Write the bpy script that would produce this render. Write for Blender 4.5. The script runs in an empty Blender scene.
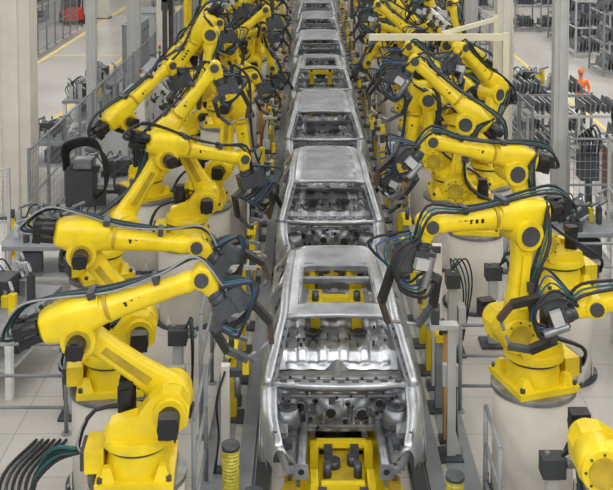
import bpy, math, random
from mathutils import Vector, Matrix
random.seed(7)
D=bpy.data; C=bpy.context
col=C.scene.collection
rad=math.radians
# ------------------------------------------------------------ materials
MATS={}
def mat(name,c,rough=.5,metal=0.,var=.0,scale=6.,bump=0.,bscale=30.,emit=None,c2=None,alpha=1.):
    m=D.materials.new(name); m.use_nodes=True
    nt=m.node_tree; b=nt.nodes['Principled BSDF']
    b.inputs['Base Color'].default_value=(*c,1); b.inputs['Roughness'].default_value=rough
    b.inputs['Metallic'].default_value=metal
    if alpha<1: b.inputs['Alpha'].default_value=alpha
    if emit: 
        b.inputs['Emission Color'].default_value=(*c,1); b.inputs['Emission Strength'].default_value=emit
    if var>0 or bump>0:
        tc=nt.nodes.new('ShaderNodeTexCoord')
        n=nt.nodes.new('ShaderNodeTexNoise'); n.inputs['Scale'].default_value=scale; n.inputs['Detail'].default_value=5
        nt.links.new(tc.outputs['Object'],n.inputs['Vector'])
        if var>0:
            r=nt.nodes.new('ShaderNodeValToRGB')
            lo=tuple(x*(1-var) for x in (c2 or c)); hi=tuple(min(1,x*(1+var*.6)) for x in c)
            r.color_ramp.elements[0].position=.32; r.color_ramp.elements[1].position=.68
            r.color_ramp.elements[0].color=(*lo,1); r.color_ramp.elements[1].color=(*hi,1)
            nt.links.new(n.outputs['Fac'],r.inputs['Fac']); nt.links.new(r.outputs['Color'],b.inputs['Base Color'])
        if bump>0:
            n2=nt.nodes.new('ShaderNodeTexNoise'); n2.inputs['Scale'].default_value=bscale
            nt.links.new(tc.outputs['Object'],n2.inputs['Vector'])
            bp=nt.nodes.new('ShaderNodeBump'); bp.inputs['Strength'].default_value=bump; bp.inputs['Distance'].default_value=.02
            nt.links.new(n2.outputs['Fac'],bp.inputs['Height']); nt.links.new(bp.outputs['Normal'],b.inputs['Normal'])
    MATS[name]=m; return m
mat('yellow',(.80,.60,.012),.36,0,.16,3)
mat('yellow_dark',(.45,.32,.02),.5,0,.25,5)
mat('black',(.010,.010,.012),.42,0)
mat('rubber',(.014,.016,.02),.55,0)
mat('teal',(.01,.10,.10),.4)
mat('blue',(.03,.07,.22),.4)
mat('steel',(.30,.315,.34),.44,.7,.40,5,.25,12)
mat('steel_dark',(.09,.10,.115),.5,.6,.3,6)
mat('zinc',(.53,.555,.59),.38,.85,.28,3,.22,8)
mat('grey',(.24,.26,.28),.5,0,.15,4)
mat('grey_dark',(.05,.056,.064),.5,0,.2,5)
mat('lightgrey',(.48,.49,.49),.5,0,.08,3)
mat('cream',(.66,.63,.57),.55,0,.08,2)
mat('beam',(.72,.68,.50),.5,0,.06,2)
mat('white',(.76,.77,.76),.45,0,.05,2)
mat('copper',(.10,.075,.06),.45,.7)
mat('orange',(.75,.36,.05),.5)
mat('brown',(.16,.08,.04),.55)
mat('red',(.55,.03,.02),.45)
mat('green',(.42,.44,.05),.5,0,.4,20)
mat('floorline',(.80,.62,.10),.5)
mat('skin',(.55,.30,.2),.5)
mat('vest',(.95,.20,.03),.6)
mat('navy',(.03,.04,.08),.7)
mat('panel',(.62,.70,.70),.1,0,alpha=.28)
mat('ceil',(.12,.13,.14),.8)
mat('lamp',(1,.98,.94),.5,emit=3.2)
def floor_mat():
    m=D.materials.new('polished_concrete'); m.use_nodes=True; nt=m.node_tree; b=nt.nodes['Principled BSDF']
    tc=nt.nodes.new('ShaderNodeTexCoord')
    n=nt.nodes.new('ShaderNodeTexNoise'); n.inputs['Scale'].default_value=.35; n.inputs['Detail'].default_value=8
    nt.links.new(tc.outputs['Object'],n.inputs['Vector'])
    r=nt.nodes.new('ShaderNodeValToRGB'); r.color_ramp.elements[0].position=.3; r.color_ramp.elements[1].position=.7
    r.color_ramp.elements[0].color=(.43,.41,.38,1); r.color_ramp.elements[1].color=(.59,.57,.53,1)
    nt.links.new(n.outputs['Fac'],r.inputs['Fac'])
    br=nt.nodes.new('ShaderNodeTexBrick'); br.inputs['Scale'].default_value=.25; br.offset=0
    br.inputs['Mortar Size'].default_value=.003; br.inputs['Color1'].default_value=(1,1,1,1); br.inputs['Color2'].default_value=(.95,.95,.95,1); br.inputs['Mortar'].default_value=(.7,.7,.7,1)
    nt.links.new(tc.outputs['Object'],br.inputs['Vector'])
    mx=nt.nodes.new('ShaderNodeMix'); mx.data_type='RGBA'; mx.blend_type='MULTIPLY'; mx.inputs[0].default_value=1
    nt.links.new(r.outputs['Color'],mx.inputs[6]); nt.links.new(br.outputs['Color'],mx.inputs[7])
    nt.links.new(mx.outputs[2],b.inputs['Base Color'])
    b.inputs['Roughness'].default_value=.28
    MATS['floor']=m
floor_mat()

# ------------------------------------------------------------ mesh builder
def cr(pts,seg=6):
    P=[Vector(p) for p in pts]
    if len(P)<3: return P
    Q=[P[0]*2-P[1]]+P+[P[-1]*2-P[-2]]; out=[]
    for i in range(1,len(Q)-2):
        a,b,c,d=Q[i-1:i+3]
        for k in range(seg):
            t=k/seg
            out.append(.5*((2*b)+(c-a)*t+(2*a-5*b+4*c-d)*t*t+(3*b-a-3*c+d)*t**3))
    out.append(P[-1]); return out
class MB:
    def __init__(s): s.v=[];s.f=[];s.m=[];s.s=[];s.mn=[]
    def mi(s,n):
        if n not in s.mn: s.mn.append(n)
        return s.mn.index(n)
    def add(s,vs,fs,m,sm=False):
        o=len(s.v); s.v+= [tuple(v) for v in vs]; k=s.mi(m)
        for i,f in enumerate(fs):
            s.f.append([a+o for a in f]); s.m.append(k); s.s.append(sm[i] if isinstance(sm,list) else sm)
    def box(s,c,d,m,R=None,tx=1,ty=1):
        c=Vector(c); vs=[]
        for z in(-1,1):
            for y in(-1,1):
                for x in(-1,1):
                    v=Vector((x*d[0]/2*(tx if z>0 else 1),y*d[1]/2*(ty if z>0 else 1),z*d[2]/2))
                    if R is not None: v=R@v
                    vs.append(c+v)
        s.add(vs,[(0,2,3,1),(4,5,7,6),(0,1,5,4),(2,6,7,3),(0,4,6,2),(1,3,7,5)],m)
    def bar(s,p,q,w,h,m,up=(0,0,1)):
        p=Vector(p);q=Vector(q);t=(q-p);L=t.length;t.normalize(); u=Vector(up)
        if abs(t.dot(u))>.98: u=Vector((0,1,0)) if abs(t.y)<.9 else Vector((1,0,0))
        a=t.cross(u).normalized(); b=a.cross(t)
        R=Matrix((a,t,b)).transposed()
        s.box((p+q)/2,(w,L,h),m,R)
    def cyl(s,p,q,r,m,r2=None,n=16,caps=True):
        p=Vector(p);q=Vector(q);t=(q-p).normalized(); u=Vector((0,0,1)) if abs(t.z)<.9 else Vector((1,0,0))
        a=t.cross(u).normalized(); b=t.cross(a); r2=r if r2 is None else r2
        vs=[];fs=[];sm=[]
        for c,rr in((p,r),(q,r2)):
            for i in range(n):
                g=2*math.pi*i/n; vs.append(c+a*rr*math.cos(g)+b*rr*math.sin(g))
        for i in range(n): fs.append((i,(i+1)%n,n+(i+1)%n,n+i)); sm.append(True)
        if caps: fs+= [tuple(range(n-1,-1,-1)),tuple(range(n,2*n))]; sm+=[False,False]
        s.add(vs,fs,m,sm)
    def tube(s,pts,r,m,n=6,seg=5,raw=False):
        P=pts if raw else cr(pts,seg); P=[Vector(p) for p in P]; vs=[];fs=[];prev=None
        for i,p in enumerate(P):
            t=(P[min(i+1,len(P)-1)]-P[max(i-1,0)]).normalized()
            u=prev if prev is not None else (Vector((0,0,1)) if abs(t.z)<.9 else Vector((1,0,0)))
            a=(u-t*u.dot(t)); 
            if a.length<1e-4: a=t.orthogonal()
            a.normalize(); prev=a; b=t.cross(a)
            for k in range(n):
                g=2*math.pi*k/n; vs.append(p+a*r*math.cos(g)+b*r*math.sin(g))
        for i in range(len(P)-1):
            for k in range(n): fs.append((i*n+k,i*n+(k+1)%n,(i+1)*n+(k+1)%n,(i+1)*n+k))
        sm=[True]*len(fs); fs+=[tuple(range(n-1,-1,-1)),tuple(range((len(P)-1)*n,len(P)*n))]; sm+=[False,False]
        s.add(vs,fs,m,sm)
    def loft(s,P,S,m,side=(0,1,0),e=3.2,n=20):
        P=[Vector(p) for p in P]; sd=Vector(side); vs=[];fs=[]
        for i,p in enumerate(P):
            t=(P[min(i+1,len(P)-1)]-P[max(i-1,0)]).normalized()
            a=(sd-t*sd.dot(t)).normalized(); b=t.cross(a); w,h=S[i]
            for k in range(n):
                g=2*math.pi*(k+.5)/n; cx,cy=math.cos(g),math.sin(g)
                x=math.copysign(abs(cx)**(2/e),cx); y=math.copysign(abs(cy)**(2/e),cy)
                vs.append(p+a*w*x+b*h*y)
        for i in range(len(P)-1):
            for k in range(n): fs.append((i*n+k,i*n+(k+1)%n,(i+1)*n+(k+1)%n,(i+1)*n+k))
        sm=[True]*len(fs); fs+=[tuple(range(n-1,-1,-1)),tuple(range((len(P)-1)*n,len(P)*n))]; sm+=[False,False]
        s.add(vs,fs,m,sm)
    def prism(s,prof,y0,y1,m):
        n=len(prof); vs=[(x,y0,z) for x,z in prof]+[(x,y1,z) for x,z in prof]
        fs=[tuple(range(n)),tuple(range(2*n-1,n-1,-1))]+[(i,n+i,n+(i+1)%n,(i+1)%n) for i in range(n)]
        s.add(vs,fs,m)
    def sheet(s,fn,nu,nv,m,hole=None,smooth=True):
        vs=[fn(i/nu,j/nv) for j in range(nv+1) for i in range(nu+1)]; fs=[]
        for j in range(nv):
            for i in range(nu):
                if hole and hole((i+.5)/nu,(j+.5)/nv): continue
                a=j*(nu+1)+i; fs.append((a,a+1,a+nu+2,a+nu+1))
        s.add(vs,fs,m,smooth)
    def mesh(s,name):
        me=D.meshes.new(name); me.from_pydata([tuple(v) for v in s.v],[],s.f)
        for n in s.mn: me.materials.append(MATS[n])
        me.polygons.foreach_set('material_index',s.m); me.polygons.foreach_set('use_smooth',s.s)
        me.update(); return me
    def obj(s,name,loc=(0,0,0),rz=0,bevel=0): return place(s.mesh(name),name,loc,rz,bevel)
def place(me,name,loc=(0,0,0),rz=0,bevel=0,sc=None):
    o=D.objects.new(name,me); o.location=loc; o.rotation_euler=(0,0,rad(rz)); col.objects.link(o)
    if sc: o.scale=sc
    if bevel:
        b=o.modifiers.new('Bevel','BEVEL'); b.width=bevel; b.segments=2; b.limit_method='ANGLE'; b.angle_limit=rad(40); b.harden_normals=False
    return o

CX=.40   # x of conveyor centre line
Y0=8.88  # front of the first body
# ------------------------------------------------------------ room shell
b=MB(); b.box((0,40,-.05),(70,120,.1),'floor'); b.obj('floor')
b=MB(); b.box((0,40,13.05),(70,120,.1),'ceil')
for y in range(-15,100,6): b.box((0,y,12.7),(70,.25,.5),'lightgrey')
b.obj('ceiling')
b=MB(); b.box((0,100.1,6.5),(70,.2,13),'lightgrey'); b.obj('wall_back')
b=MB(); b.box((-35.1,40,6.5),(.2,120,13),'lightgrey'); b.obj('wall_left')
b=MB(); b.box((35.1,40,6.5),(.2,120,13),'lightgrey'); b.obj('wall_right')
b=MB()
for x in (-8.2,-11.6): b.box((x,45,.004),(.14,90,.008),'floorline')
for x in (9.2,): b.box((x,45,.004),(.12,90,.008),'floorline')
for y in (24,42,58): b.box((-9.9,y,.004),(3.4,.12,.008),'floorline')
b.obj('floor_marking')
for i,x in enumerate((-20,-12,-5,0.4,6,13,21)):
    b=MB()
    for y in range(-10,96,7):
        b.box((x,y,11.6),(.5,5,.12),'white'); b.box((x,y,11.52),(.42,4.9,.04),'lamp')
        b.cyl((x,y-2,11.6),(x,y-2,12.6),.015,'steel_dark',n=4); b.cyl((x,y+2,11.6),(x,y+2,12.6),.015,'steel_dark',n=4)
    b.obj('ceiling_light_row')
def area(name,loc,sx,sy,e,c=(1,.975,.94),rot=(0,0,0)):
    L=D.lights.new(name,'AREA'); L.shape='RECTANGLE'; L.size=sx; L.size_y=sy; L.energy=e; L.color=c
    o=D.objects.new(name,L); o.location=loc; o.rotation_euler=rot; col.objects.link(o)
for x,e in((-14,3900),(-4.5,1900),(5,1900),(14,5600)): area('front_fill',(x,28,11.3),.7,76,e)
area('front_fill',(0.4,-4,11),14,1.8,1300,rot=(rad(38),0,0))  # added fill, no hall luminaire: tilted forward to brighten the robot fronts

# ------------------------------------------------------------ robot
def ux(a): return Vector((math.cos(rad(a)),0,math.sin(rad(a))))
def spot_gun(b,T,d,n,q=.85):
    y=Vector((0,1,0)); R=Matrix((d,y,n)).transposed(); g=q/.85
    b.cyl(T,T+d*.06,.10,'steel_dark'); b.box(T+d*.15,(.18*g,.22*g,.22*g),'grey_dark',R); b.box(T+d*.15+n*.17*g,(.26*g,.17*g,.15*g),'steel_dark',R); b.box(T+d*.17+n*.05+y*.14*g,(.12,.08,.16),'lightgrey',R)
    b.cyl(T+d*.08-n*.08+y*.13,T+d*.36*g-n*.08+y*.13,.045,'steel')
    d=d*q; n=n*q; y=y*q
    b.bar(T+d*.26+n*.08,T+d*.34+n*.30,.08,.13,'grey_dark',up=(0,1,0)); b.bar(T+d*.30+n*.30,T+d*.68+n*.34,.07,.12,'black',up=(0,1,0)); b.bar(T+d*.64+n*.36,T+d*.9+n*.2,.06,.09,'copper',up=(0,1,0))
    b.bar(T+d*.26-n*.08,T+d*.34-n*.28,.08,.13,'grey_dark',up=(0,1,0)); b.bar(T+d*.30-n*.27,T+d*.66-n*.30,.07,.12,'black',up=(0,1,0)); b.bar(T+d*.62-n*.31,T+d*.9-n*.16,.06,.09,'steel_dark',up=(0,1,0))
    b.cyl(T+d*.88+n*.2,T+d*.88+n*.05,.02,'steel',n=8); b.cyl(T+d*.88-n*.16,T+d*.88-n*.02,.02,'steel',n=8)
    for k,mm in enumerate(('rubber','rubber','teal','blue','rubber')):
        yy=y*(.16-.08*k)
        b.tube([T-d*.1+yy+n*.12,T+d*.12+n*(.34+.05*k)+yy*1.6,T+d*.42+n*(.30-.05*k)+yy*1.8,T+d*.5-n*.05+yy*1.4,T+d*.35-n*.16+yy],.018 if mm=='rubber' else .012,mm)
def gripper(b,T,d,n,L=1.1,Wd=.9):
    y=Vector((0,1,0)); c=T+d*.18
    b.cyl(T,c,.10,'steel_dark'); 
    for s_ in(-1,1):
        b.bar(c-n*L/2+y*s_*Wd*.3,c+n*L/2+y*s_*Wd*.3,.07,.07,'white',up=d)
    for t in(-.5,-.17,.17,.5):
        b.bar(c+n*L*t-y*Wd/2,c+n*L*t+y*Wd/2,.06,.06,'white' if abs(t)<.3 else 'grey_dark',up=d)
        for s_ in(-1,1):
            p=c+n*L*t+y*s_*Wd/2; b.bar(p,p+d*.28,.05,.05,'grey_dark',up=n); b.cyl(p+d*.28,p+d*.32,.06,'rubber',n=10)
            b.box(p+d*.1+n*.05,(.09,.09,.14),'lightgrey')
    for k in range(3): b.tube([T-d*.1,c+n*(.2*k-.3)-d*.12+y*(.1*k-.1),c+n*L*.45*(1 if k%2 else -1)+y*.3*(k-1.5)],.016,'rubber' if k%2 else 'teal')
    b.box(c-d*.1,(.2,.26,.2),'lightgrey')
def robot_mesh(name,a2,fa,wr,tool,hp=1.37,ped=True,fl=1.38,nh=3):
    b=MB(); V=Vector
    if ped:
        b.cyl((0,0,.03),(0,0,hp-.05),.49,'cream',n=40); b.cyl((0,0,0),(0,0,.035),.58,'steel_dark',n=32); b.cyl((0,0,hp-.06),(0,0,hp),.52,'steel',n=32)
        for k in range(8):
            g=k*math.pi/4+.2; b.cyl((.54*math.cos(g),.54*math.sin(g),.03),(.54*math.cos(g),.54*math.sin(g),.07),.025,'steel',n=6)
            b.box((.51*math.cos(g),.51*math.sin(g),.14),(.02,.14,.2),'cream',Matrix.Rotation(g,3,'Z'),ty=.2)
    z=hp
    b.box((0,0,z+.04),(.80,.80,.08),'yellow'); 
    for sx in(-1,1):
        for sy in(-1,1): b.cyl((sx*.35,sy*.35,z+.08),(sx*.35,sy*.35,z+.13),.032,'steel_dark',n=6); b.box((sx*.28,sy*.28,z+.14),(.18,.18,.14),'yellow',tx=.4,ty=.4)
    b.cyl((0,0,z+.08),(0,0,z+.32),.34,'yellow',.29,n=32); b.cyl((0,0,z+.31),(0,0,z+.35),.33,'grey_dark',n=32)
    b.cyl((0,0,z+.35),(0,0,z+.45),.37,'yellow',.35,n=32)
    b.box((-.43,0,z+.2),(.20,.38,.24),'yellow'); b.box((-.55,0,z+.2),(.05,.34,.2),'grey_dark')
    b.prism([(-.30,z+.44),(.34,z+.44),(.54,z+.60),(.56,z+.78),(.47,z+.92),(.28,z+.95),(.14,z+.86),(.02,z+.70),(-.26,z+.62)],-.25,-.05,'yellow')
    b.prism([(-.26,z+.44),(.30,z+.44),(.34,z+.53),(-.05,z+.60),(-.22,z+.58)],-.05,.28,'yellow')
    b.cyl((-.12,.12,z+.5),(-.12,.12,z+.84),.10,'black',n=20); b.box((-.12,.12,z+.88),(.15,.15,.1),'black')
    J2=V((.36,0,z+.74)); u2=V((math.sin(rad(a2)),0,math.cos(rad(a2)))); Y=V((0,1,0))
    b.cyl(J2-Y*.34,J2-Y*.24,.17,'yellow',n=28); b.cyl(J2-Y*.04,J2+Y*.30,.205,'yellow',n=32); b.cyl(J2+Y*.30,J2+Y*.33,.14,'yellow_dark',n=24)
    b.cyl(J2-Y*.60,J2-Y*.34,.11,'black',n=20); b.box(J2-Y*.55+V((0,0,.02)),(.19,.16,.21),'black')
    for k in range(8):
        g=k*math.pi/4; b.cyl(J2+Y*.30+V((.17*math.cos(g),0,.17*math.sin(g))),J2+Y*.312+V((.17*math.cos(g),0,.17*math.sin(g))),.014,'grey_dark',n=6)
    J3=J2+u2*1.19; n2=V((u2.z,0,-u2.x))
    ts=[-.22,-.18,-.11,0,.18,.45,.8,1.02,1.19,1.30,1.36,1.39]; hs=[.06,.13,.185,.205,.17,.135,.12,.135,.165,.14,.10,.05]
    b.loft([J2+u2*t+Y*(.16-.05*max(0,t)) for t in ts],[(.105 if 0<i<len(ts)-1 else .07,h) for i,h in enumerate(hs)],'yellow',e=3.6)
    b.bar(J2+u2*.32+Y*.285,J2+u2*.95+Y*.235,.02,.11,'yellow',up=n2)
    b.bar(J2+u2*.30-Y*(-.04),J2+u2*.92-Y*(-.02),.02,.09,'yellow_dark',up=n2)
    b.cyl(J3-Y*.19,J3+Y*.26,.18,'yellow',n=28); b.cyl(J3-Y*.22,J3-Y*.19,.13,'yellow_dark',n=24); b.cyl(J3+Y*.26,J3+Y*.28,.12,'grey_dark',n=24)
    b.cyl(J3-Y*.42,J3-Y*.2,.095,'black',n=18); b.box(J3-Y*.38,(.155,.12,.155),'black')
    fd=ux(fa); fu=V((-fd.z,0,fd.x)); F=J3+fu*.20; W=F+fd*fl; Rf=Matrix((fd,Y,fu)).transposed(); e_=fl-1.38
    b.loft([F-fd*.36,F-fd*.32,F-fd*.18,F,F+fd*.18,F+fd*.30],[(.12,.10),(.18,.16),(.20,.19),(.20,.21),(.175,.18),(.15,.15)],'yellow',e=3.4)
    b.loft([F-fu*.02+fd*t for t in(.2,.3,.5,.8+e_*.5,1.1+e_,1.22+e_,1.30+e_)],[(.15,.155),(.145,.14),(.125,.125),(.108,.11),(.095,.10),(.105,.11),(.09,.10)],'yellow',e=2.6)
    b.cyl(F+fd*.34,F+fd*.38,.16,'yellow_dark',n=24)
    for k,(yy,uu) in enumerate(((-.10,.06),(.10,.06),(0,-.08))):
        p=F+Y*yy+fu*uu; b.cyl(p-fd*.36,p-fd*.60,.07,'black',n=16); b.box(p-fd*.56,(.1,.135,.135),'black',Rf)
    for k in range(5): 
        for s_ in(-1,1): b.box(F+fd*(.56+.07*k)+Y*s_*(.118-.006*k),(.04,.006,.05),'black',Rf)
    b.cyl(W-Y*.13,W+Y*.13,.11,'yellow',n=24); b.cyl(W+Y*.13,W+Y*.17,.075,'grey_dark',n=20); b.cyl(W-Y*.17,W-Y*.13,.075,'grey_dark',n=20)
    wd=ux(fa+wr); wn=V((-wd.z,0,wd.x))
    b.loft([W,W+wd*.11,W+wd*.21],[(.10,.105),(.10,.10),(.08,.08)],'yellow'); b.cyl(W+wd*.20,W+wd*.26,.09,'steel_dark',n=20)
    T=W+wd*.26
    if tool=='gun': spot_gun(b,T,wd,wn)
    elif tool=='biggun': spot_gun(b,T,wd,wn,1.05)
    elif tool=='grip': gripper(b,T,wd,wn,.9,.7)
    elif tool=='grips': gripper(b,T,wd,wn,.65,.55)
    hcol=['rubber','teal','rubber','grey','blue']
    for k in range(nh):
        o=Y*(.24+.04*k); r=.023 if hcol[k]=='rubber' else .015; w=.03*k
        b.tube([V((-.53,0,z+.2))+Y*(.12-.07*k),V((-.64,.1,z+.18+w)),V((-.48,.3,z+.5)),J2-n2*(.24)+o+u2*.1,J2+u2*.6+o-n2*.08,
                J3+o-n2*(.17+w)-u2*.05,F-fd*(.26+w)+fu*(.14+w)+Y*(.22-.08*k)],r,hcol[k],seg=4)
        b.tube([F-fd*(.36+w*.5)+Y*(.08-.05*k)-fu*.02,F-fd*(.70+w)+fu*(.0)+Y*(.14-.08*k),F-fd*(.50)+fu*(.22+w)+Y*(.12-.07*k),F-fd*.1+fu*(.24+w*.4)+Y*(.10-.06*k),
                F+fd*.45+fu*(.16)+Y*(.10-.06*k),F+fd*(1.0+e_)+fu*(.13+w*.5)+Y*(.11-.06*k),W+fu*(.19+w)+wd*.05+Y*(.13-.07*k),T+wn*(.13)+Y*(.10-.06*k)],r*.85,hcol[k],seg=4)
    b.box(F+fd*.25+fu*.19,(.08,.24,.07),'grey_dark',Rf); b.box(F+fd*(.92+e_)+fu*.13,(.06,.19,.09),'grey_dark',Rf)
    b.box(J2+u2*.6+Y*.29-n2*.08,(.12,.10,.12),'grey_dark')
    return b.mesh(name)
def robot(x,y,rz,a2,fa,wr,tool,hp=1.37,name='industrial_robot',**k):
    return place(robot_mesh(name,a2,fa,wr,tool,hp,**k),name,(x,y,0),rz,.012)
# left side (facing +X)
robot(-1.80,8.0,4,-52,17,-72,'gun',hp=1.30,nh=4)
robot(-2.45,9.90,8,-36,-8,-30,'gun',hp=1.27,nh=4)
robot(-3.25,13.2,28,34,-16,-60,'biggun')
robot(-2.10,14.7,4,-28,52,-120,'gun')
robot(-1.80,18.7,182,-5,-56,10,'grips',hp=2.45,nh=2,fl=1.05)
# right side (facing -X)
robot(2.76,9.75,198,-7,0,-76,'biggun',fl=1.22,nh=3)
robot(4.05,8.35,178,-30,-20,0,'gun',fl=1.2,nh=3)
robot(3.05,6.9,180,-75,70,20,'gun')
robot(3.85,12.8,194,24,14,-60,'gun')
robot(2.98,15.3,172,-8,42,-100,'biggun')
poses=[(-45,35,-100,'biggun'),(-60,2,-65,'gun'),(-15,75,-130,'grips'),(-50,15,-70,'gun'),(-30,55,-120,'biggun'),(-5,100,-150,'grip'),(5,-80,15,'gun'),(-20,40,-110,'biggun')]
pm=[robot_mesh('robot_variant',*p) for p in poses]
sel_l=[(-2.0,16.7,6,-6),(-3.2,17.2,0,40),(-2.95,20.9,7,25),(-2.0,21.4,1,10),(-2.9,24.4,2,-30),(-2.0,26.2,3,0),(-2.85,28.2,0,20),(-2.0,30,2,-8),(-2.8,32.2,4,30),(-2.0,35.2,7,12),(-2.7,37.3,1,-10),(-2.0,41.3,3,0),(-2.6,44.5,2,8),(-2.0,48.4,0,0),(-2.4,52,4,0),(-2.0,23.8,7,0),(-2.0,28.0,6,0),(-2.0,33.2,0,0),(-2.0,38.8,4,0),(-2.0,43.4,0,0),(-2.0,57,4,0),(-2.95,22.7,4,10),(-2.85,26.5,7,-20),(-2.0,46.2,2,0)]
sel_r=[(2.8,17.3,6,0),(3.7,18.1,7,40),(2.78,19.9,0,-8),(3.7,21.9,2,-35),(2.78,22.9,1,10),(3.7,25.2,4,-30),(2.78,27.0,3,0),(3.6,28.2,2,30),(2.78,30.8,0,-8),(3.5,32.6,4,0),(2.78,36,2,12),(3.4,38,1,-10),(2.78,41.4,3,0),(3.3,44.2,2,8),(2.78,50,0,0),(2.78,25.0,7,0),(2.78,29.0,6,0),(2.78,34,4,0),(2.78,39.4,7,0),(2.78,46,4,0),(2.78,56,2,0),(3.7,23.6,0,10),(2.78,48,7,0)]
for x,y,v,r in sel_l: place(pm[v],'industrial_robot',(x,y,0),r,.012)
for x,y,v,r in sel_r: place(pm[v],'industrial_robot',(x,y,0),180+r,.012)

# ------------------------------------------------------------ car body in white
def lerp(a,b,t): return a+(b-a)*t
def interp(t,ks):
    for (a,va),(c,vc) in zip(ks,ks[1:]):
        if t<=c: 
            q=(t-a)/(c-a) if c>a else 0; q=max(0,min(1,q)); return lerp(va,vc,q)
    return ks[-1][1]
def rib(x,p,w):
    f=abs(((x/p)%1)-.5)*2; return max(0,min(1,(w-f)/.15+.5))
def car_mesh(sun):
    b=MB(); V=Vector
    def hw(v): return lerp(.665,.585,v)
    def rz(u,v):
        s=abs(2*u-1); return 1.455+.085*math.sin(math.pi*min(1,v*.62+.12))-.05*s**4
    def roof(u,v):
        z=rz(u,v)
        if not sun and .12<u<.88: z-=.016*rib(v,.25,.55)
        return ((2*u-1)*hw(v),1.80+2.36*v,z)
    hole=(lambda u,v: .12<u<.88 and .12<v<.64) if sun else None
    b.sheet(roof,50,50,'zinc',hole)
    if sun:
        ring=[]
        for (u,v) in((.12,.12),(.5,.12),(.88,.12),(.88,.38),(.88,.64),(.5,.64),(.12,.64),(.12,.38),(.12,.12)):
            p=V(roof(u,v)); ring.append(p)
        for p,q in zip(ring,ring[1:]): b.bar(p-V((0,0,.03)),q-V((0,0,.03)),.05,.06,'steel')
        b.bar(V(roof(.14,.69)),V(roof(.86,.69)),.05,.02,'steel')
    b.loft([V(roof(u,0))-V((0,.0,.02)) for u in(0,.15,.5,.85,1)],[(.035,.05)]*5,'zinc',side=(0,0,1))
    b.loft([V(roof(u,1))-V((0,.0,.02)) for u in(0,.15,.5,.85,1)],[(.035,.06)]*5,'zinc',side=(0,0,1))
    def wid(y): return interp(y,[(-.1,.76),(.15,.86),(.45,.93),(.9,.955),(2.5,.965),(3.6,.955),(4.2,.92),(4.6,.85)])
    def belt(y): return interp(y,[(-.1,.70),(.15,.79),(.5,.90),(1.0,.985),(2.5,1.02),(3.6,1.06),(4.6,1.08)])
    def bot(y):
        z=.30
        for ya in(.72,3.72):
            if abs(y-ya)<.40: z=max(z,.34+math.sqrt(max(0,.16-(y-ya)**2)))
        return z if y>.2 else .48
    def xs(y,q,z):
        prof=interp(q,[(0,.955),(.15,.985),(.5,1.),(.75,.99),(.9,.965),(1,.93)])
        return wid(y)*prof
    N=110; y0,y1=-.08,4.6
    for sd in(-1,1):
        def side(u,v):
            y=lerp(y0,y1,u); z=lerp(bot(y),belt(y),v); return (sd*xs(y,v if y>.2 else .3+.7*v,z),y,z)
        gaps=[1.12,2.18,3.2]
        def hl(u,v):
            y=lerp(y0,y1,u)
            return any(abs(y-g)<.022 for g in gaps) and v>.08 
        b.sheet(side,N,12,'zinc',hl)
        def fl(u,v):
            y=lerp(y0,y1,u); x=xs(y,1,0); return (sd*(x-(.09 if y<1.05 else .05)*v),y,belt(y)-.01*v-(.03 if v>.9 else 0))
        b.sheet(fl,60,2,'zinc')
        for ya in(.72,3.72):
            pts=[(sd*(wid(ya)*.985),ya+.40*math.cos(g),.34+.40*math.sin(g)) for g in [math.pi*k/14 for k in range(15)]]
            b.tube(pts,.014,'steel',raw=True)
            def liner(u,v):
                g=math.pi*u; return (sd*(wid(ya)*.97-.30*v),ya+(.41-.02*v)*math.cos(g),.34+(.41-.02*v)*math.sin(g))
            b.sheet(liner,16,3,'steel')
        b.loft([(sd*.86,1.05,.33),(sd*.88,1.3,.33),(sd*.88,3.2,.33),(sd*.86,3.35,.34)],[(.06,.07)]*4,'steel',side=(1,0,0))
        rail=[(sd*.87,.92,.96),(sd*.81,1.18,1.13),(sd*.75,1.50,1.32),(sd*.70,1.80,1.44),(sd*.69,2.3,1.50),(sd*.67,3.0,1.515),(sd*.645,3.6,1.49),(sd*.62,4.1,1.44),(sd*.68,4.35,1.28),(sd*.76,4.5,1.08)]
        b.loft(cr(rail,3),[(.052,.045)]*(len(cr(rail,3))),'zinc',side=(1,0,0),n=12)
        b.bar((sd*.80,.98,.985),(sd*.64,1.80,1.43),.085,.012,'steel')
        for k in range(6): b.cyl((sd*lerp(.795,.645,k/6),lerp(1.05,1.75,k/6),lerp(1.03,1.41,k/6)),(sd*lerp(.795,.645,k/6),lerp(1.05,1.75,k/6)-.01,lerp(1.03,1.41,k/6)+.012),.016,'black',n=8)
        for fr in([(sd*.875,1.2,1.01),(sd*.80,1.5,1.22),(sd*.735,1.85,1.37),(sd*.72,2.14,1.42),(sd*.90,2.16,1.03)],[(sd*.90,2.22,1.03),(sd*.72,2.24,1.43),(sd*.705,2.9,1.44),(sd*.80,3.2,1.25),(sd*.895,3.3,1.05)]):
            for p,q in zip(fr,fr[1:]): b.bar(p,q,.035,.045,'zinc')
        b.loft([(sd*.87,2.18,.35),(sd*.86,2.18,.95),(sd*.79,2.2,1.2),(sd*.68,2.22,1.47)],[(.05,.10),(.05,.09),(.035,.05),(.03,.05)],'steel',side=(1,0,0),n=12)
        b.loft([(sd*.87,3.3,.95),(sd*.80,3.42,1.15),(sd*.66,3.5,1.46)],[(.04,.12),(.035,.08),(.03,.07)],'zinc',side=(1,0,0),n=12)
        b.sheet(lambda u,v:(sd*lerp(.90,.64,v),lerp(3.9,4.5,u)-.18*v,lerp(1.06,1.44,v)),6,6,'zinc',lambda u,v:u<.6 and .15<v<.85)
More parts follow.
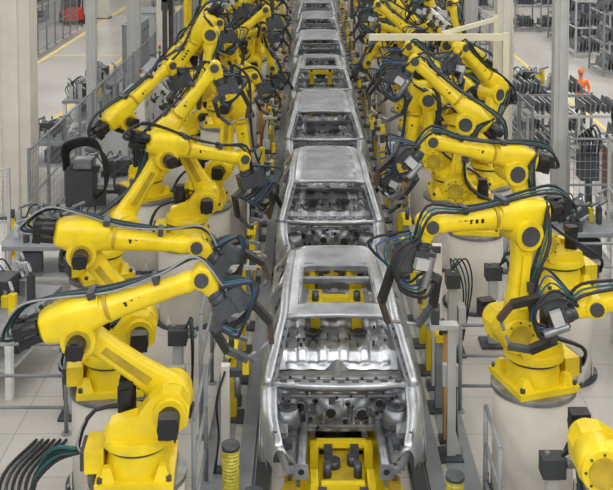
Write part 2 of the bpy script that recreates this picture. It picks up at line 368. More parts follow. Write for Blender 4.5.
        b.sheet(lambda u,v:(sd*(.80+.05*v),lerp(1.15,3.2,u),lerp(.4,1.0,v)),30,8,'steel_dark',lambda u,v: (.06<u<.22 or .28<u<.44 or .56<u<.72 or .78<u<.93) and .3<v<.85)
        b.loft(cr([(sd*.80,1.0,.92),(sd*.79,.7,.88),(sd*.77,.35,.81),(sd*.70,-.02,.70)],4),[(.05,.035)]*13,'zinc',side=(1,0,0),n=12)
        b.sheet(lambda u,v:(sd*lerp(.77,.50,v**1.3),lerp(.02,1.0,u),lerp(.81,.46,v)+.03*math.sin(u*18)*(v*(1-v)*4)),24,8,'steel',lambda u,v:(.05<u<.2 and .3<v<.7))
        b.cyl((sd*.63,.68,.60),(sd*.63,.68,.80),.17,'steel',.12,n=28); b.cyl((sd*.63,.68,.80),(sd*.63,.68,.815),.115,'steel_dark',.10,n=28); b.cyl((sd*.63,.68,.815),(sd*.63,.68,.82),.05,'black',n=18)
        for k in range(3):
            g=k*2.09+.5; b.cyl((sd*.63+.08*math.cos(g),.68+.08*math.sin(g),.81),(sd*.63+.08*math.cos(g),.68+.08*math.sin(g),.82),.013,'black',n=8)
        for k in range(6): b.cyl((sd*(.79-.006*k*k*.3),.85-.14*k,.90-.028*k),(sd*(.79-.006*k*k*.3),.85-.14*k,.936-.028*k),.014,'black',n=8)
        b.loft([(sd*.42,1.15,.40),(sd*.44,.85,.46),(sd*.45,.3,.48),(sd*.46,-.10,.48)],[(.05,.06)]*4,'steel',side=(1,0,0),n=12)
        b.box((sd*.46,-.12,.48),(.15,.02,.17),'steel'); b.cyl((sd*.46,-.132,.48),(sd*.46,-.129,.48),.035,'black',n=12)
        b.bar((sd*.70,-.02,.70),(sd*.62,-.08,.48),.06,.05,'steel'); b.bar((sd*.62,-.08,.48),(sd*.46,-.08,.48),.05,.06,'steel')
        b.box((sd*.73,.10,.60),(.10,.22,.16),'steel_dark'); b.box((sd*.68,.25,.66),(.10,.12,.06),'steel_dark'); b.box((sd*.60,.35,.56),(.08,.2,.08),'steel_dark')
    def fw(u,v):
        x=(2*u-1)*.78; z=lerp(.34,.92,v); y=.98-.10*math.exp(-((v-.55)/.3)**2)*(.6+.4*math.cos(x*7))+.014*math.sin(x*31)*math.sin(v*19)
        return (x,y,z)
    b.sheet(fw,64,24,'steel')
    rr=random.Random(3)
    for x,z,r in((-.48,.70,.055),(-.30,.78,.035),(-.12,.62,.06),(.08,.74,.03),(.25,.60,.07),(.45,.75,.045),(.55,.58,.03),(-.6,.55,.03),(-.36,.55,.03),(.05,.52,.035),(.36,.80,.022),(-.05,.82,.022)):
        b.cyl((x,.90,z),(x,.875,z),r*1.25,'steel',r*1.15,n=18); b.cyl((x,.876,z),(x,.868,z),r,'black',n=18)
    for k in range(34):
        x=rr.uniform(-.7,.7); z=rr.uniform(.42,.88); r=rr.uniform(.008,.02); b.cyl((x,.9,z),(x,.868,z),r,'black' if k%3 else 'zinc',n=8)
    for z in(.46,.84): b.bar((-.7,.90,z),(.7,.90,z),.04,.03,'steel')
    for x in(-.4,-.2,.15,.34,.6): b.bar((x,.90,.42),(x,.88,.66),.025,.02,'steel')
    for k in range(6): b.box((-.55+.22*k,.88,rr.uniform(.5,.8)),(.07,.03,.09),'steel_dark')
    b.loft([(-.84,1.0,.945),(-.45,.93,.955),(0,.90,.96),(.45,.93,.955),(.84,1.0,.945)],[(.045,.075)]*5,'zinc',side=(0,0,1),n=14)
    b.loft([(-.82,1.12,.97),(-.4,1.07,.98),(0,1.05,.985),(.4,1.07,.98),(.82,1.12,.97)],[(.02,.05)]*5,'steel',side=(0,0,1),n=12)
    for k in range(9): 
        x=-.68+.17*k; b.box((x,.905+abs(x)*.06,1.002),(.08,.04,.012),'grey_dark'); b.cyl((x+.08,1.0+abs(x)*.05,.99),(x+.08,1.0+abs(x)*.05,1.008),.018,'black',n=8)
    b.cyl((-.78,1.28,.80),(.78,1.28,.80),.022,'steel_dark',n=10)
    def fp(u,v):
        x=(2*u-1)*.84; y=lerp(1.0,3.0,v); z=.36+.15*math.exp(-(x/.14)**2)+(.022*rib(y,.24,.5) if .2<abs(x)<.68 else 0)
        return (x,y,z)
    b.sheet(fp,56,90,'zinc')
    for y in(1.55,2.15): b.bar((-.82,y,.44),(.82,y,.44),.12,.12,'zinc')
    def rp(u,v):
        x=(2*u-1)*.80
        y=interp(v,[(0,2.45),(.25,2.58),(.5,3.25),(.6,3.40),(1,4.45)]); z=interp(v,[(0,.40),(.25,.62),(.5,.66),(.6,.76),(1,.72)])
        if abs(x)<.70: z+=.026*rib(x+.05,.28,.4)*(1 if .05<v<.95 else 0)-.02*rib(y,.34,.3)+.01*math.sin(x*23)*math.sin(y*17)
        return (x,y,z)
    b.sheet(rp,80,80,'zinc')
    for x,y,z in((-.32,3.0,.685),(.32,3.0,.685)): b.cyl((x,y,z),(x,y,z+.012),.11,'steel_dark',n=20); b.cyl((x,y,z+.012),(x,y,z+.016),.06,'black',n=16)
    for k in range(30): x=rr.uniform(-.7,.7); y=rr.uniform(2.62,3.2); b.cyl((x,y,.55),(x,y,.69),rr.uniform(.009,.02),'black' if k%3 else 'steel_dark',n=8)
    for x in(-.45,0,.45): b.bar((x,3.6,.80),(x,4.35,.77),.09,.03,'steel')
    b.bar((-.74,3.42,.80),(.74,3.42,.80),.10,.06,'steel')
    for sd in(-1,1):
        b.cyl((sd*.68,3.72,.55),(sd*.68,3.72,.92),.22,'zinc',.13,n=24); b.cyl((sd*.68,3.72,.92),(sd*.68,3.72,.925),.07,'steel_dark',n=16)
    b.sheet(lambda u,v:((2*u-1)*.80,4.56+.05*math.cos((2*u-1)*1.4),lerp(.42,.86,v)),20,8,'zinc',lambda u,v:.2<u<.35 and .4<v<.7 or .65<u<.8 and .4<v<.7)
    b.bar((-.78,4.52,.86),(.78,4.52,.86),.10,.05,'zinc')
    return b.mesh('car_body_in_white')
cm=[car_mesh(True),car_mesh(False)]
LIFT=.34
for i in range(9):
    place(cm[0 if i in(0,3) else 1],'car_body',(CX,Y0+6.06*i,LIFT),0,sc=(1.05,1,1))
b=MB()
for sd in(-1,1):
    b.box((sd*.44,2.3,.21),(.12,5.3,.12),'yellow'); 
    for y in(.4,1.5,2.7,3.9): 
        b.box((sd*.62,y,.30),(.14,.16,.22),'yellow_dark'); b.cyl((sd*.62,y,.41),(sd*.62,y,.60),.03,'steel',n=10)
        b.bar((sd*.44,y,.25),(sd*.72,y,.25),.1,.08,'yellow')
for y in(-.15,.5,1.5,2.6,3.7,4.8): b.box((0,y,.22),(.95,.14,.09),'yellow')
sk=b.mesh('skid')
for i in range(9): place(sk,'transfer_skid',(CX,Y0+6.06*i,0),0)
b=MB()
b.box((0,.4,.33),(.55,.9,.14),'yellow'); b.box((0,.4,.45),(.42,.7,.12),'yellow_dark')
for sd in(-1,1):
    b.box((sd*.33,.1,.40),(.09,.30,.34),'yellow'); b.box((sd*.33,.7,.42),(.10,.16,.4),'yellow'); b.cyl((sd*.18,.2,.5),(sd*.18,.2,.68),.05,'steel_dark'); b.cyl((sd*.2,-.25,.3),(sd*.2,.0,.3),.07,'grey_dark')
    b.tube([(sd*.2,-.3,.3),(sd*.35,-.5,.2),(sd*.5,-.2,.12),(sd*.6,.3,.1)],.02,'rubber')
    b.box((sd*.16,.62,.56),(.1,.16,.12),'grey_dark'); b.box((sd*.24,-.1,.45),(.10,.1,.18),'grey_dark')
b.box((0,.0,.52),(.5,.08,.08),'yellow'); b.box((0,.75,.60),(.6,.08,.08),'yellow'); b.box((0,-.22,.28),(.7,.1,.1),'yellow')
b.box((0,.1,.36),(.3,.3,.2),'grey_dark'); b.box((0,-.45,.16),(.9,.16,.12),'grey_dark')
b.cyl((-.1,.4,.5),(-.1,.4,.6),.08,'steel_dark'); b.cyl((.12,.45,.5),(.12,.45,.62),.06,'steel_dark')
lt=b.mesh('lift')
for i in range(9): place(lt,'lift_table',(CX,Y0+.1+6.06*i,0),0); place(lt,'lift_table',(CX,Y0+2.9+6.06*i,.0),0)
b=MB()
b.box((0,0,.2),(1.0,.7,.4),'grey_dark')
for sd in(-1,1):
    b.box((sd*.3,0,.75),(.14,.14,.7),'yellow'); b.box((sd*.3,.0,1.12),(.2,.5,.10),'yellow'); b.cyl((sd*.3,-.15,1.17),(sd*.3,-.15,1.30),.05,'steel_dark')
b.box((0,0,1.12),(.8,.12,.12),'yellow'); b.box((0,.2,1.0),(.3,.2,.2),'grey_dark')
tl=b.mesh('tooling')
for i in(0,3): place(tl,'interior_clamp_unit',(CX,Y0+3.2+6.06*i,.30))
b=MB()
for sd in(-1,1):
    b.box((sd*.27,36,.06),(.08,62,.11),'steel_dark'); b.box((sd*.98,36,.05),(.16,62,.10),'grey_dark'); b.box((sd*1.2,36,.03),(.2,62,.06),'grey')
for k in range(100):
    y=5.5+k*.6; b.cyl((-.22,y,.09),(.22,y,.09),.05,'steel',n=8)
    if k%3==0: b.box((0,y+.3,.03),(2.3,.12,.05),'grey_dark')
b.obj('roller_conveyor',(CX,0,0))
b=MB()
for x0,x1 in((-1.35,-1.0),(1.78,2.15)): b.box(((x0+x1)/2,38,.006),(x1-x0,60,.012),'grey')
b.obj('cell_floor_plate')

# ------------------------------------------------------------ fixture posts with clamps
def fixture(h,c,v):
    b=MB(); b.box((0,0,.02),(.30,.34,.04),'steel_dark'); b.box((0,0,h/2),(.11,.11,h),c)
    b.prism([(-.05,.04),(-.14,.04),(-.05,.4)],-.02,.02,c)
    if v==0:
        b.box((.14,0,h-.1),(.26,.09,.09),'grey_dark'); b.box((.26,0,h),(.08,.1,.22),'yellow'); b.cyl((.15,.0,h-.08),(.15,0,h-.42),.04,'steel'); b.bar((.26,0,h+.1),(.38,0,h+.04),.05,.05,'steel')
    elif v==1:
        b.box((.10,0,h),(.36,.16,.06),'lightgrey'); b.box((.22,0,h+.12),(.1,.12,.2),'grey_dark'); b.cyl((.22,0,h+.2),(.34,0,h+.2),.03,'steel'); b.box((0,-.1,h*.6),(.2,.1,.28),'lightgrey')
    else:
        b.box((0,0,h+.05),(.16,.6,.1),'yellow'); 
        for yy in(-.25,.25): b.cyl((.0,yy,h+.1),(.0,yy,h+.32),.04,'steel_dark'); b.bar((0,yy,h+.3),(.22,yy,h+.24),.06,.05,'steel')
    for k in range(3): b.tube([(.0,-.08,h-.05),(-.10,-.14-.03*k,h*.7),(-.08,-.12,h*.35),(-.12,-.2,.05)],.014,('rubber','blue','rubber')[k])
    return b.mesh('fixture')
fx=[fixture(1.35,'cream',0),fixture(1.0,'yellow',2),fixture(1.75,'lightgrey',1),fixture(1.1,'grey',2),fixture(1.5,'yellow',0)]
for i in range(8):
    for j,(dy,k) in enumerate(((1.1,0),(2.3,1),(3.4,2),(4.3,4),(5.2,3))):
        for sd in(-1,1):
            kk=(k+i+(sd>0)*2)%5; y=Y0+.24+6.06*i+dy+(.25 if sd>0 else 0)
            place(fx[kk],'clamp_fixture',(CX+sd*1.46,y,0),0 if sd<0 else 180)
b=MB(); b.box((0,0,.75),(.12,.12,1.5),'orange'); b.box((0,0,.02),(.22,.22,.04),'steel_dark'); b.box((0,0,1.53),(.16,.16,.06),'grey_dark'); op=b.mesh('orange_post')
place(op,'orange_guide_post',(1.87,10.85,0)); place(op,'orange_guide_post',(2.02,18.3,0)); place(op,'orange_guide_post',(-1.28,24.8,0)); place(op,'orange_guide_post',(-1.28,29.0,0))
b=MB(); b.box((0,0,1.08),(.14,.10,2.16),'cream'); b.box((0,0,.02),(.26,.3,.04),'steel_dark'); b.box((.08,0,2.1),(.26,.12,.1),'grey_dark'); b.box((.04,-.06,1.3),(.2,.04,.9),'lightgrey'); pp=b.mesh('bp')
place(pp,'sensor_post',(-1.1,11.85,0)); place(pp,'sensor_post',(1.9,12.3,0),180)
for x,y,h in((-.88,8.75,1.1),(-.60,8.35,.8),(1.62,8.5,.9),(1.50,8.15,.6)):
    b=MB(); b.cyl((0,0,.1),(0,0,.12),.13,'steel_dark'); b.cyl((0,0,0),(0,0,h),.095,'green',n=20)
    for k in range(int(h/.04)): b.cyl((0,0,.03+.04*k),(0,0,.045+.04*k),.098,'yellow_dark',n=20)
    b.cyl((0,0,h),(0,0,h+.05),.105,'steel_dark'); b.obj('pneumatic_lift_cylinder',(x,y,0))

def rail(name,pts,h=1.1,c='lightgrey',mid=2,sp=1.5,r=.024):
    b=MB()
    for (x0,y0),(x1,y1) in zip(pts,pts[1:]):
        L=math.hypot(x1-x0,y1-y0); n=max(1,round(L/sp))
        for k in range(n+1):
            t=k/n; x,y=lerp(x0,x1,t),lerp(y0,y1,t); b.cyl((x,y,0),(x,y,h),r*1.2,c,n=10); b.cyl((x,y,0),(x,y,.02),.07,c,n=10)
        for m in range(mid+1):
            z=h-(h-.15)*m/(mid+.5); b.cyl((x0,y0,z),(x1,y1,z),r,c,n=8)
    return b.obj(name)
rail('guard_rail',[(-5.8,11.0),(-3.3,11.0)],1.25,'grey')
rail('guard_rail',[(-1.45,10.9),(-1.45,13.9)],1.7,'grey'); rail('guard_rail',[(2.15,11.6),(3.1,11.6)],1.25,'grey'); rail('guard_rail',[(4.5,11.4),(6.9,11.4)],1.25,'grey')
rail('guard_rail',[(-7.4,14.9),(-5.4,14.9)],1.2,'white'); rail('guard_rail',[(-7.4,13.4),(-5.4,13.4)],1.2,'white')
rail('guard_rail',[(4.4,15.0),(6.0,15.0)],1.2,'grey'); rail('guard_rail',[(-1.28,8.6),(-1.28,9.9)],1.5,'grey'); rail('guard_rail',[(2.1,8.4),(2.1,9.3)],1.3,'grey')
def fence(x0,y0,x1,y1,h=2.1,c='grey',panel=False):
    b=MB(); L=math.hypot(x1-x0,y1-y0); n=max(1,round(L/1.5)); d=Vector((x1-x0,y1-y0,0))/L
    for k in range(n+1):
        p=Vector((x0,y0,0))+d*L*k/n; b.box(p+Vector((0,0,h/2)),(.06,.06,h),c); b.box(p+Vector((0,0,.01)),(.16,.16,.02),c)
    P=Vector((x0,y0,0))
    for z in(.15,h*.5,h-.05): b.bar(P+Vector((0,0,z)),P+d*L+Vector((0,0,z)),.035,.035,c)
    if panel: b.bar(P+Vector((0,0,h*.55)),P+d*L+Vector((0,0,h*.55)),.008,h*.8,'panel')
    else:
        k=0
        while k*.12<L:
            p=P+d*k*.12; b.cyl(p+Vector((0,0,.15)),p+Vector((0,0,h-.05)),.006,c,n=3,caps=False); k+=1
        z=.3
        while z<h-.1: b.cyl(P+Vector((0,0,z)),P+d*L+Vector((0,0,z)),.006,c,n=3,caps=False); z+=.18
    return b.obj('safety_fence')
fence(-5.75,18.0,-5.75,50,c='grey'); fence(-7.4,16.6,-5.75,16.6,c='lightgrey')
fence(5.5,22,5.5,52,c='grey'); fence(5.6,19,7.4,19); fence(6.3,14.4,6.3,18.4,2.3,'lightgrey',True); fence(6.3,14.4,8.2,14.4,2.3,'lightgrey',True)
fence(7.9,36,7.9,52,2,'lightgrey',True); fence(-12.2,24,-12.2,50)

def column(x,y,w,h=12.5,c='cream'):
    b=MB(); 
    b.box((0,0,h/2),(w*.28,w,h),c)
    for s_ in(-1,1): b.box((s_*w*.5,0,h/2),(w*.10,w,h),c)
    b.box((0,0,h/2),(w,w*.86,h),c)
    b.box((0,0,.02),(w*1.5,w*1.5,.04),'steel_dark')
    for sx in(-1,1):
        for sy in(-1,1): b.cyl((sx*w*.66,sy*w*.66,.04),(sx*w*.66,sy*w*.66,.1),.03,'steel',n=6)
    b.obj('building_column',(x,y,0))
column(-6.60,20.2,.66); column(-6.15,25.8,.24,c='lightgrey'); column(-6.35,33.8,.42,c='lightgrey'); column(-5.2,33.2,.38)
column(5.95,21.2,.30,c='lightgrey'); column(4.95,22.9,.36); column(4.95,28,.34,c='lightgrey'); column(-11.8,55,.5); column(12.6,56,.5); column(4.9,41,.42); column(-6.4,54,.45)

b=MB()
b.box((3.0,0,4.0),(3.2,.12,.15),'beam'); b.box((4.56,0,2.05),(.14,.14,4.1),'beam'); b.box((4.56,0,.02),(.3,.3,.04),'steel_dark')
b.bar((3.1,0,4.08),(4.5,.9,4.3),.07,.10,'beam'); b.box((4.5,.95,2.2),(.1,.1,4.4),'beam'); b.box((4.5,.95,.02),(.26,.3,.04),'steel_dark')
for k in range(5): b.tube([(1.7+.5*k,0,3.95),(1.75+.5*k,.05,3.7),(1.9+.5*k,0,3.95)],.014,'rubber')
b.obj('overhead_gantry',(0,20.7,0))
def frame(x,y,w,h,c,rz=0):
    b=MB(); 
    for s_ in(-1,1): b.box((s_*w/2,0,h/2),(.12,.12,h),c); b.box((s_*w/2,0,.02),(.3,.3,.04),'steel_dark')
    b.box((0,0,h),(w+.12,.12,.14),c); b.bar((-w/2,0,h-.6),(-w/2+.6,0,h),.06,.06,c); b.bar((w/2,0,h-.6),(w/2-.6,0,h),.06,.06,c)
    for k in range(4): b.tube([(-w/2+.2+k*w/5,0,h-.05),(-w/2+.3+k*w/5,.1,h-.5),(-w/2+.45+k*w/5,0,h-.05)],.02,'rubber')
    b.box((0,.1,h-.2),(.5,.1,.3),'grey_dark')
    b.obj('portal_frame',(x,y,0),rz)
frame(-1.25,31.6,.9,4.6,'grey_dark',90); frame(-3.95,34.6,1.2,4.8,'grey_dark',90); frame(-1.25,45.0,1.0,4.6,'yellow',90); frame(2.02,32.4,.9,4.4,'yellow',90); frame(2.02,44,.9,4.4,'grey_dark',90); frame(4.3,37,1.2,4.2,'grey_dark',90)
frame(-3.95,25.6,1.2,4.4,'grey_dark',90); frame(-3.95,30.2,1.0,4.6,'yellow',90); frame(-3.9,40.6,1.2,4.8,'yellow',90)

def cabinet(x,y,w,d,h,c='lightgrey',rz=0,name='control_cabinet'):
    b=MB(); b.box((0,0,h/2+.05),(w,d,h-.1),c); b.box((0,0,.05),(w*.95,d*.95,.1),'grey_dark'); n=max(1,round(w/.7))
    for k in range(n):
        xx=-w/2+w*(k+.5)/n; b.box((xx,-d/2-.008,h/2+.05),(w/n-.03,.016,h-.2),c); b.box((xx+w/n*.35,-d/2-.03,h*.55),(.03,.03,.16),'black')
        for q in range(5): b.box((xx,-d/2-.02,h*.82+q*.03),(w/n*.5,.01,.012),'grey_dark')
    b.box((0,0,h+.03),(w*1.02,d*1.04,.05),'grey'); b.cyl((w*.35,0,h),(w*.35,0,h+.3),.03,'steel_dark',n=8); b.cyl((w*.35,0,h+.3),(w*.35,0,h+.4),.04,'green',n=10); b.cyl((w*.35,0,h+.4),(w*.35,0,h+.5),.04,'red',n=10)
    b.obj(name,(x,y,0),rz,.01)
cabinet(-4.7,22.3,1.2,.6,1.7,'lightgrey',90); cabinet(-4.7,24.9,1.4,.6,1.9,'white',90); cabinet(-4.7,28.3,2.0,.6,2.0,'lightgrey',90); cabinet(-4.7,31.2,1.4,.6,2.0,'white',90)
cabinet(-7.2,39,2.4,.7,1.9,'grey',90); cabinet(-7.2,43,2.4,.7,1.9,'lightgrey',90); cabinet(4.75,30.6,1.4,.6,2,'lightgrey',-90); cabinet(4.65,34,2,.6,2,'lightgrey',-90)
cabinet(-6.2,11.9,1.0,.8,1.0,'lightgrey'); cabinet(-4.6,43,2.4,.7,2.1,'grey',90); cabinet(-4.6,47,2.4,.7,2.1,'lightgrey',90); cabinet(-7.3,47.5,2.4,.8,2.2,'grey',90)
def press(x,y,rz=0):
    b=MB()
    for sx in(-1,1):
        for sy in(-1,1): b.box((sx*.8,sy*.5,.5),(.1,.1,1.0),'white')
    b.box((0,0,.98),(1.75,1.15,.08),'grey'); b.box((0,0,.4),(1.6,1.0,.05),'lightgrey')
    for k in range(14):
        xx=-.78+.12*k; hh=.15+.3*random.random(); yy=random.uniform(-.45,.45); b.box((xx,yy,1.02+hh/2),(.09,.11,hh),random.choice(['steel_dark','grey_dark','yellow','zinc','grey_dark','lightgrey'])); b.bar((xx,yy,1.05+hh),(xx+.2,yy+.15,1.1+hh),.05,.05,'steel')
    b.box((.2,.1,1.25),(.45,.35,.3),'grey_dark'); b.cyl((-.4,.2,1.0),(-.4,.2,1.5),.06,'steel'); b.box((-.3,-.45,.7),(.4,.12,.35),'grey_dark'); b.box((.4,.0,.6),(.5,.6,.3),'grey_dark')
    for k in range(6): b.tube([(-.7+.25*k,.4,1.05),(-.6+.25*k,.52,1.35),(-.4+.2*k,.3,1.5),(-.2+.15*k,.1,1.3)],.016,('rubber','teal','rubber','rubber','blue','rubber')[k])
    b.obj('welding_station',(x,y,0),rz,.008)
for a in((-4.4,19.7,10),(-4.7,12.8,80),(-4.7,15.9,0),(4.9,16.6,0),(5.5,13.0,90),(-6.9,23.2,0),(-4.5,8.8,90),(7.6,17,0),(-4.7,36.5,90),(7.2,30.5,0),(-4.7,39.4,90),(-6.9,28.5,90),(-6.9,31.2,90),(5.9,9.4,90),(-6.2,9.6,80),(4.9,26.0,90)): press(*a)
def rack(x,y,w,d,h,lv,rz=0,c='grey',fill='steel'):
    b=MB(); n=max(1,round(w/1.2))
    for k in range(n+1):
        for s_ in(-1,1): b.box((-w/2+w*k/n,s_*d/2,h/2),(.07,.07,h),c)
    for l in range(lv):
        z=.15+(h-.25)*l/max(1,lv-1) if lv>1 else .5
        for s_ in(-1,1): b.box((0,s_*d/2,z),(w,.05,.08),c)
        for k in range(n+1): b.box((-w/2+w*k/n,0,z),(.05,d,.06),c)
        for k in range(n):
            for q in range(7):
                xx=-w/2+w*(k+.15+.1*q)/n; hh=(h/lv)*random.uniform(.35,.6)
                b.box((xx,0,z+.05+hh/2),(.03,d*.8,hh),fill,Matrix.Rotation(rad(random.uniform(4,14)),3,'Y'))
                if q%3==0: b.box((xx,-d*.3,z+hh*.6),(.1,.1,.12),'grey_dark')
    b.obj('parts_rack',(x,y,0),rz)
rack(7.4,25.4,2.8,1.2,1.3,2,0,'lightgrey','steel'); rack(8.4,23.2,1.6,1.1,1.1,2,0,'lightgrey'); rack(7.2,27.6,2.4,1.0,1.4,2,0,'grey')
rack(13.2,38,3.0,2,2.6,3,0,'grey'); rack(13.3,42.5,3.0,2,2.6,3,0,'lightgrey'); rack(13.0,33.6,2.2,2,1.8,2,0,'grey'); rack(17,40,3,2,2.6,3); rack(17.3,46.2,3,2,2.6,3); rack(12.8,50.5,4,2,2.6,3)
rack(13.5,46.4,3,2,2.6,3); rack(6.7,44,1.6,3,2.2,3); rack(6.7,49,1.6,3,2.2,3,0,'lightgrey'); rack(9.9,60,3,2,2.6,3); rack(17.6,52,4,2,2.6,3); rack(6.8,40,1.4,2.4,2,3)
rack(-14.5,38,4,1.2,2.2,3,90); rack(-14.5,46,4,1.2,2.2,3,90,'lightgrey'); rack(-8.3,62,3,1.2,2,2); rack(-15.5,52.5,4,1.2,2.2,3,90)
cabinet(7.6,21.4,.9,.7,1.2,'brown',0,'hydraulic_unit')
b=MB(); b.box((0,0,.02),(.5,.5,.04),'steel_dark'); b.box((0,0,.8),(.12,.12,1.6),'grey_dark'); b.box((.15,0,1.5),(.5,.10,.10),'grey_dark'); b.box((.1,0,1.2),(.45,.4,.6),'grey_dark'); b.box((.15,0,1.6),(.3,.3,.15),'steel')
for k in range(6): b.tube([(-.15,-.07*k+.2,1.5),(-.14,-.08*k+.2,1.75+.04*k),(.2+.03*k,-.07*k+.15,1.85+.04*k),(.5,-.05*k+.1,1.65),(.52,-.03*k,1.2),(.3,.1,.95)],.022,'rubber')
hs=b.mesh('hose_stand'); place(hs,'hose_stand',(7.1,19.9,0),sc=(1.3,1.3,1.4)); place(hs,'hose_stand',(-4.7,17.6,0),sc=(1.2,1.2,1.2)); place(hs,'hose_stand',(6.3,19.9,0),90)
def dresser(x,y,rz,h=1.1):
    b=MB(); b.box((0,0,.02),(.4,.4,.04),'steel_dark'); b.box((0,0,h/2),(.14,.14,h),'lightgrey'); b.box((0,0,h+.10),(.26,.22,.22),'grey_dark'); b.cyl((.15,0,h+.12),(.26,0,h+.12),.06,'steel'); b.box((0,-.14,h*.55),(.24,.12,.34),'lightgrey'); b.cyl((-.06,0,h+.2),(-.06,0,h+.25),.03,'steel',n=12)
    for k in range(4): b.tube([(.1,0,h+.2),(.2,-.08*k,h+.35),(.24,-.2-.05*k,h-.1),(.2,-.2,.1)],.014,('rubber','teal','rubber','rubber')[k])
    b.obj('tip_dresser',(x,y,0),rz,.006)
dresser(2.72,8.6,0,.9); dresser(3.0,13.7,0); dresser(-3.3,11.5,180); dresser(-3.3,7.3,90,.9); dresser(2.3,13.4,90); dresser(-1.85,11.6,0,1.0); dresser(4.7,10.2,0,1.0); dresser(-5.4,10.1,0,1.0)
for k in range(9):
    b=MB(); b.cyl((0,0,0),(0,0,.8),.045,'yellow',n=14); b.cyl((0,0,.8),(0,0,.95),.045,'black',n=14); b.cyl((0,0,.4),(0,0,.5),.047,'black',n=14); b.cyl((0,0,0),(0,0,.02),.10,'yellow',n=14); b.box((.0,-.07,.88),(.10,.07,.14),'grey_dark')
    b.obj('light_curtain_post',(-7.9+.24*k,17.6-.25*(k%2),0))
b=MB()
for k in range(6):
    x=-3.75+.08*k; b.tube([(x,8.6,.03),(x+.1,9.0,.04),(x-.1,10,.03),(x+.1,10.8,.03)],.022,random.choice(['rubber','teal','grey_dark','rubber']))
for k in range(4): b.tube([(-3.1,8.0+.1*k,.05),(-3.0,8.1+.1*k,.9),(-2.75,8.2,1.25+.05*k),(-2.35,8.05,1.48)],.022,'teal' if k%2 else 'rubber')
b.obj('hose_bundle')
b=MB()
for k in range(4):
    x=3.5+.10*k; b.tube([(x,9.1,.03),(x-.1,9.8,.04),(x+.2,10.6,.03),(x+.1,11.2,.03)],.022,random.choice(['rubber','grey_dark','rubber']))
b.obj('hose_bundle')
b=MB(); b.box((0,0,.55),(1.1,1.9,.6),'red'); b.box((0,.5,1.0),(1.0,.7,.5),'grey_dark')
for sx in(-1,1):
    for yy in(-.6,.6): b.cyl((sx*.45,yy,.28),(sx*.62,yy,.28),.28,'rubber',n=20)
    b.box((sx*.48,.1,1.6),(.06,.06,1.2),'grey_dark'); b.box((sx*.48,-.9,1.2),(.08,.1,2.2),'grey_dark'); b.box((sx*.3,-1.5,.12),(.12,1.1,.05),'steel_dark')
b.box((0,.2,2.2),(1.05,1.2,.06),'grey_dark'); b.box((0,.4,1.0),(.5,.5,.2),'black'); b.obj('forklift',(-13.2,53,0),20,.02)

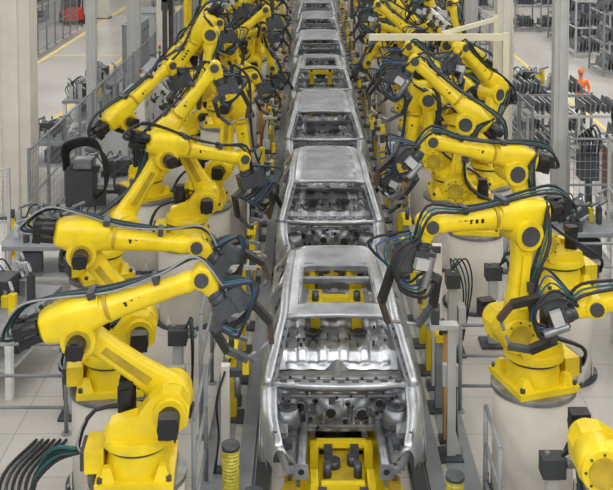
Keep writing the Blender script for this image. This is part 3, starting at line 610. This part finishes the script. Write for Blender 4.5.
# ------------------------------------------------------------ worker
def worker(x,y,rz):
    J={'pel':(0,0,.95),'ch':(0,0,1.2),'nk':(0,.0,1.45),'hd':(0,-.01,1.53),
       'sl':(-.19,0,1.40),'el':(-.25,-.03,1.13),'wl':(-.17,-.24,1.02),'sr':(.19,0,1.40),'er':(.26,-.02,1.13),'wr':(.2,-.22,1.0),
       'hl':(-.10,0,.90),'kl':(-.11,-.05,.5),'al':(-.12,.02,.09),'tl':(-.13,-.14,.04),'hr':(.10,0,.90),'kr':(.12,.02,.5),'ar':(.13,.12,.09),'tr':(.14,-.03,.04)}
    Rr={'pel':.15,'ch':.155,'nk':.065,'hd':.055,'sl':.075,'el':.05,'wl':.032,'sr':.075,'er':.05,'wr':.032,'hl':.095,'kl':.062,'al':.045,'tl':.04,'hr':.095,'kr':.062,'ar':.045,'tr':.04}
    E=[('pel','ch'),('ch','nk'),('nk','hd'),('ch','sl'),('sl','el'),('el','wl'),('ch','sr'),('sr','er'),('er','wr'),('pel','hl'),('hl','kl'),('kl','al'),('al','tl'),('pel','hr'),('hr','kr'),('kr','ar'),('ar','tr')]
    ks=list(J); me=D.meshes.new('tmp'); me.from_pydata([J[k] for k in ks],[(ks.index(a),ks.index(c)) for a,c in E],[])
    o=D.objects.new('tmpb',me); col.objects.link(o); o.modifiers.new('s','SKIN'); s2=o.modifiers.new('u','SUBSURF'); s2.levels=2
    for i,k in enumerate(ks):
        me.skin_vertices[0].data[i].radius=(Rr[k],Rr[k]*(.75 if k in('pel','ch') else 1)); me.skin_vertices[0].data[i].use_root=(k=='pel')
    C.view_layer.update(); ev=o.evaluated_get(C.evaluated_depsgraph_get()); nm=D.meshes.new_from_object(ev); D.objects.remove(o)
    for n in('navy','vest','skin','black'): nm.materials.append(MATS[n])
    for p in nm.polygons:
        c=p.center; p.use_smooth=True
        p.material_index=3 if c.z<.11 else 0 if c.z<.93 else (2 if (c.z>1.47 or c.y<-.2) else 1)
    par=D.objects.new('worker',None); par.location=(x,y,0); par.rotation_euler=(0,0,rad(rz)); col.objects.link(par)
    bo=D.objects.new('body',nm); col.objects.link(bo); bo.parent=par
    b=MB(); Zs=[1.50,1.53,1.57,1.62,1.67,1.71,1.735]; b.loft([(0,-.02,z) for z in Zs],[(.045,.05),(.062,.075),(.072,.088),(.078,.098),(.076,.098),(.058,.08),(.02,.03)],'skin',side=(1,0,0),e=2.1)
    b.loft([(0,-.11,1.60),(0,-.128,1.60),(0,-.12,1.645)],[(.014,.01),(.016,.012),(.008,.008)],'skin',side=(1,0,0)); b.box((0,-.112,1.575),(.045,.01,.01),'red')
    for s_ in(-1,1): b.cyl((s_*.03,-.105,1.645),(s_*.03,-.118,1.645),.011,'black',n=8); b.cyl((s_*.078,-.0,1.63),(s_*.09,0,1.63),.025,'skin',n=8)
    b.loft([(0,-.01,1.675),(0,-.01,1.70),(0,-.01,1.74),(0,-.01,1.775),(0,-.01,1.79)],[(.10,.12),(.098,.118),(.085,.10),(.05,.06),(.01,.01)],'vest',side=(1,0,0),e=2); b.box((0,-.12,1.68),(.15,.10,.012),'vest')
    h=b.mesh('head'); ho=D.objects.new('head',h); col.objects.link(ho); ho.parent=par
    for s_,w in((-1,(-.17,-.24,1.02)),(1,(.2,-.22,1.0))):
        b=MB(); w=Vector(w); dd=Vector((-s_*.3,-.9,-.15)).normalized(); sd=Vector((1,0,0)); 
        b.loft([w,w+dd*.04,w+dd*.09],[(.026,.018),(.04,.016),(.038,.013)],'skin',side=(1,0,0))
        for k in range(4):
            q=w+dd*.085+sd*(-.03+.02*k); L=(.062,.075,.07,.055)[k]; b.tube([q,q+dd*L*.5,q+dd*L*.85+Vector((0,0,-.018))],.009,'skin')
        q=w+dd*.03-sd*s_*.035; b.tube([q,q+dd*.03-sd*s_*.022,q+dd*.06-sd*s_*.025],.01,'skin')
        ho=D.objects.new('hand',b.mesh('hand')); col.objects.link(ho); ho.parent=par
worker(8.6,29.0,-10)

# ------------------------------------------------------------ world + camera
w=D.worlds.new('World'); C.scene.world=w; w.use_nodes=True; bg=w.node_tree.nodes['Background']
bg.inputs[0].default_value=(.85,.92,1,1); bg.inputs[1].default_value=.4
cam=D.cameras.new('camera'); co=D.objects.new('camera',cam); col.objects.link(co); C.scene.camera=co
F=995.
cam.sensor_width=36; cam.lens=36*F/613; cam.clip_end=300
PT=3.0
co.location=(0,-2.18,7.4); co.rotation_euler=(rad(90-PT),0,rad(.12)); cam.shift_y=-(355-F*math.tan(rad(PT)))/613
C.scene.view_settings.view_transform='Standard'
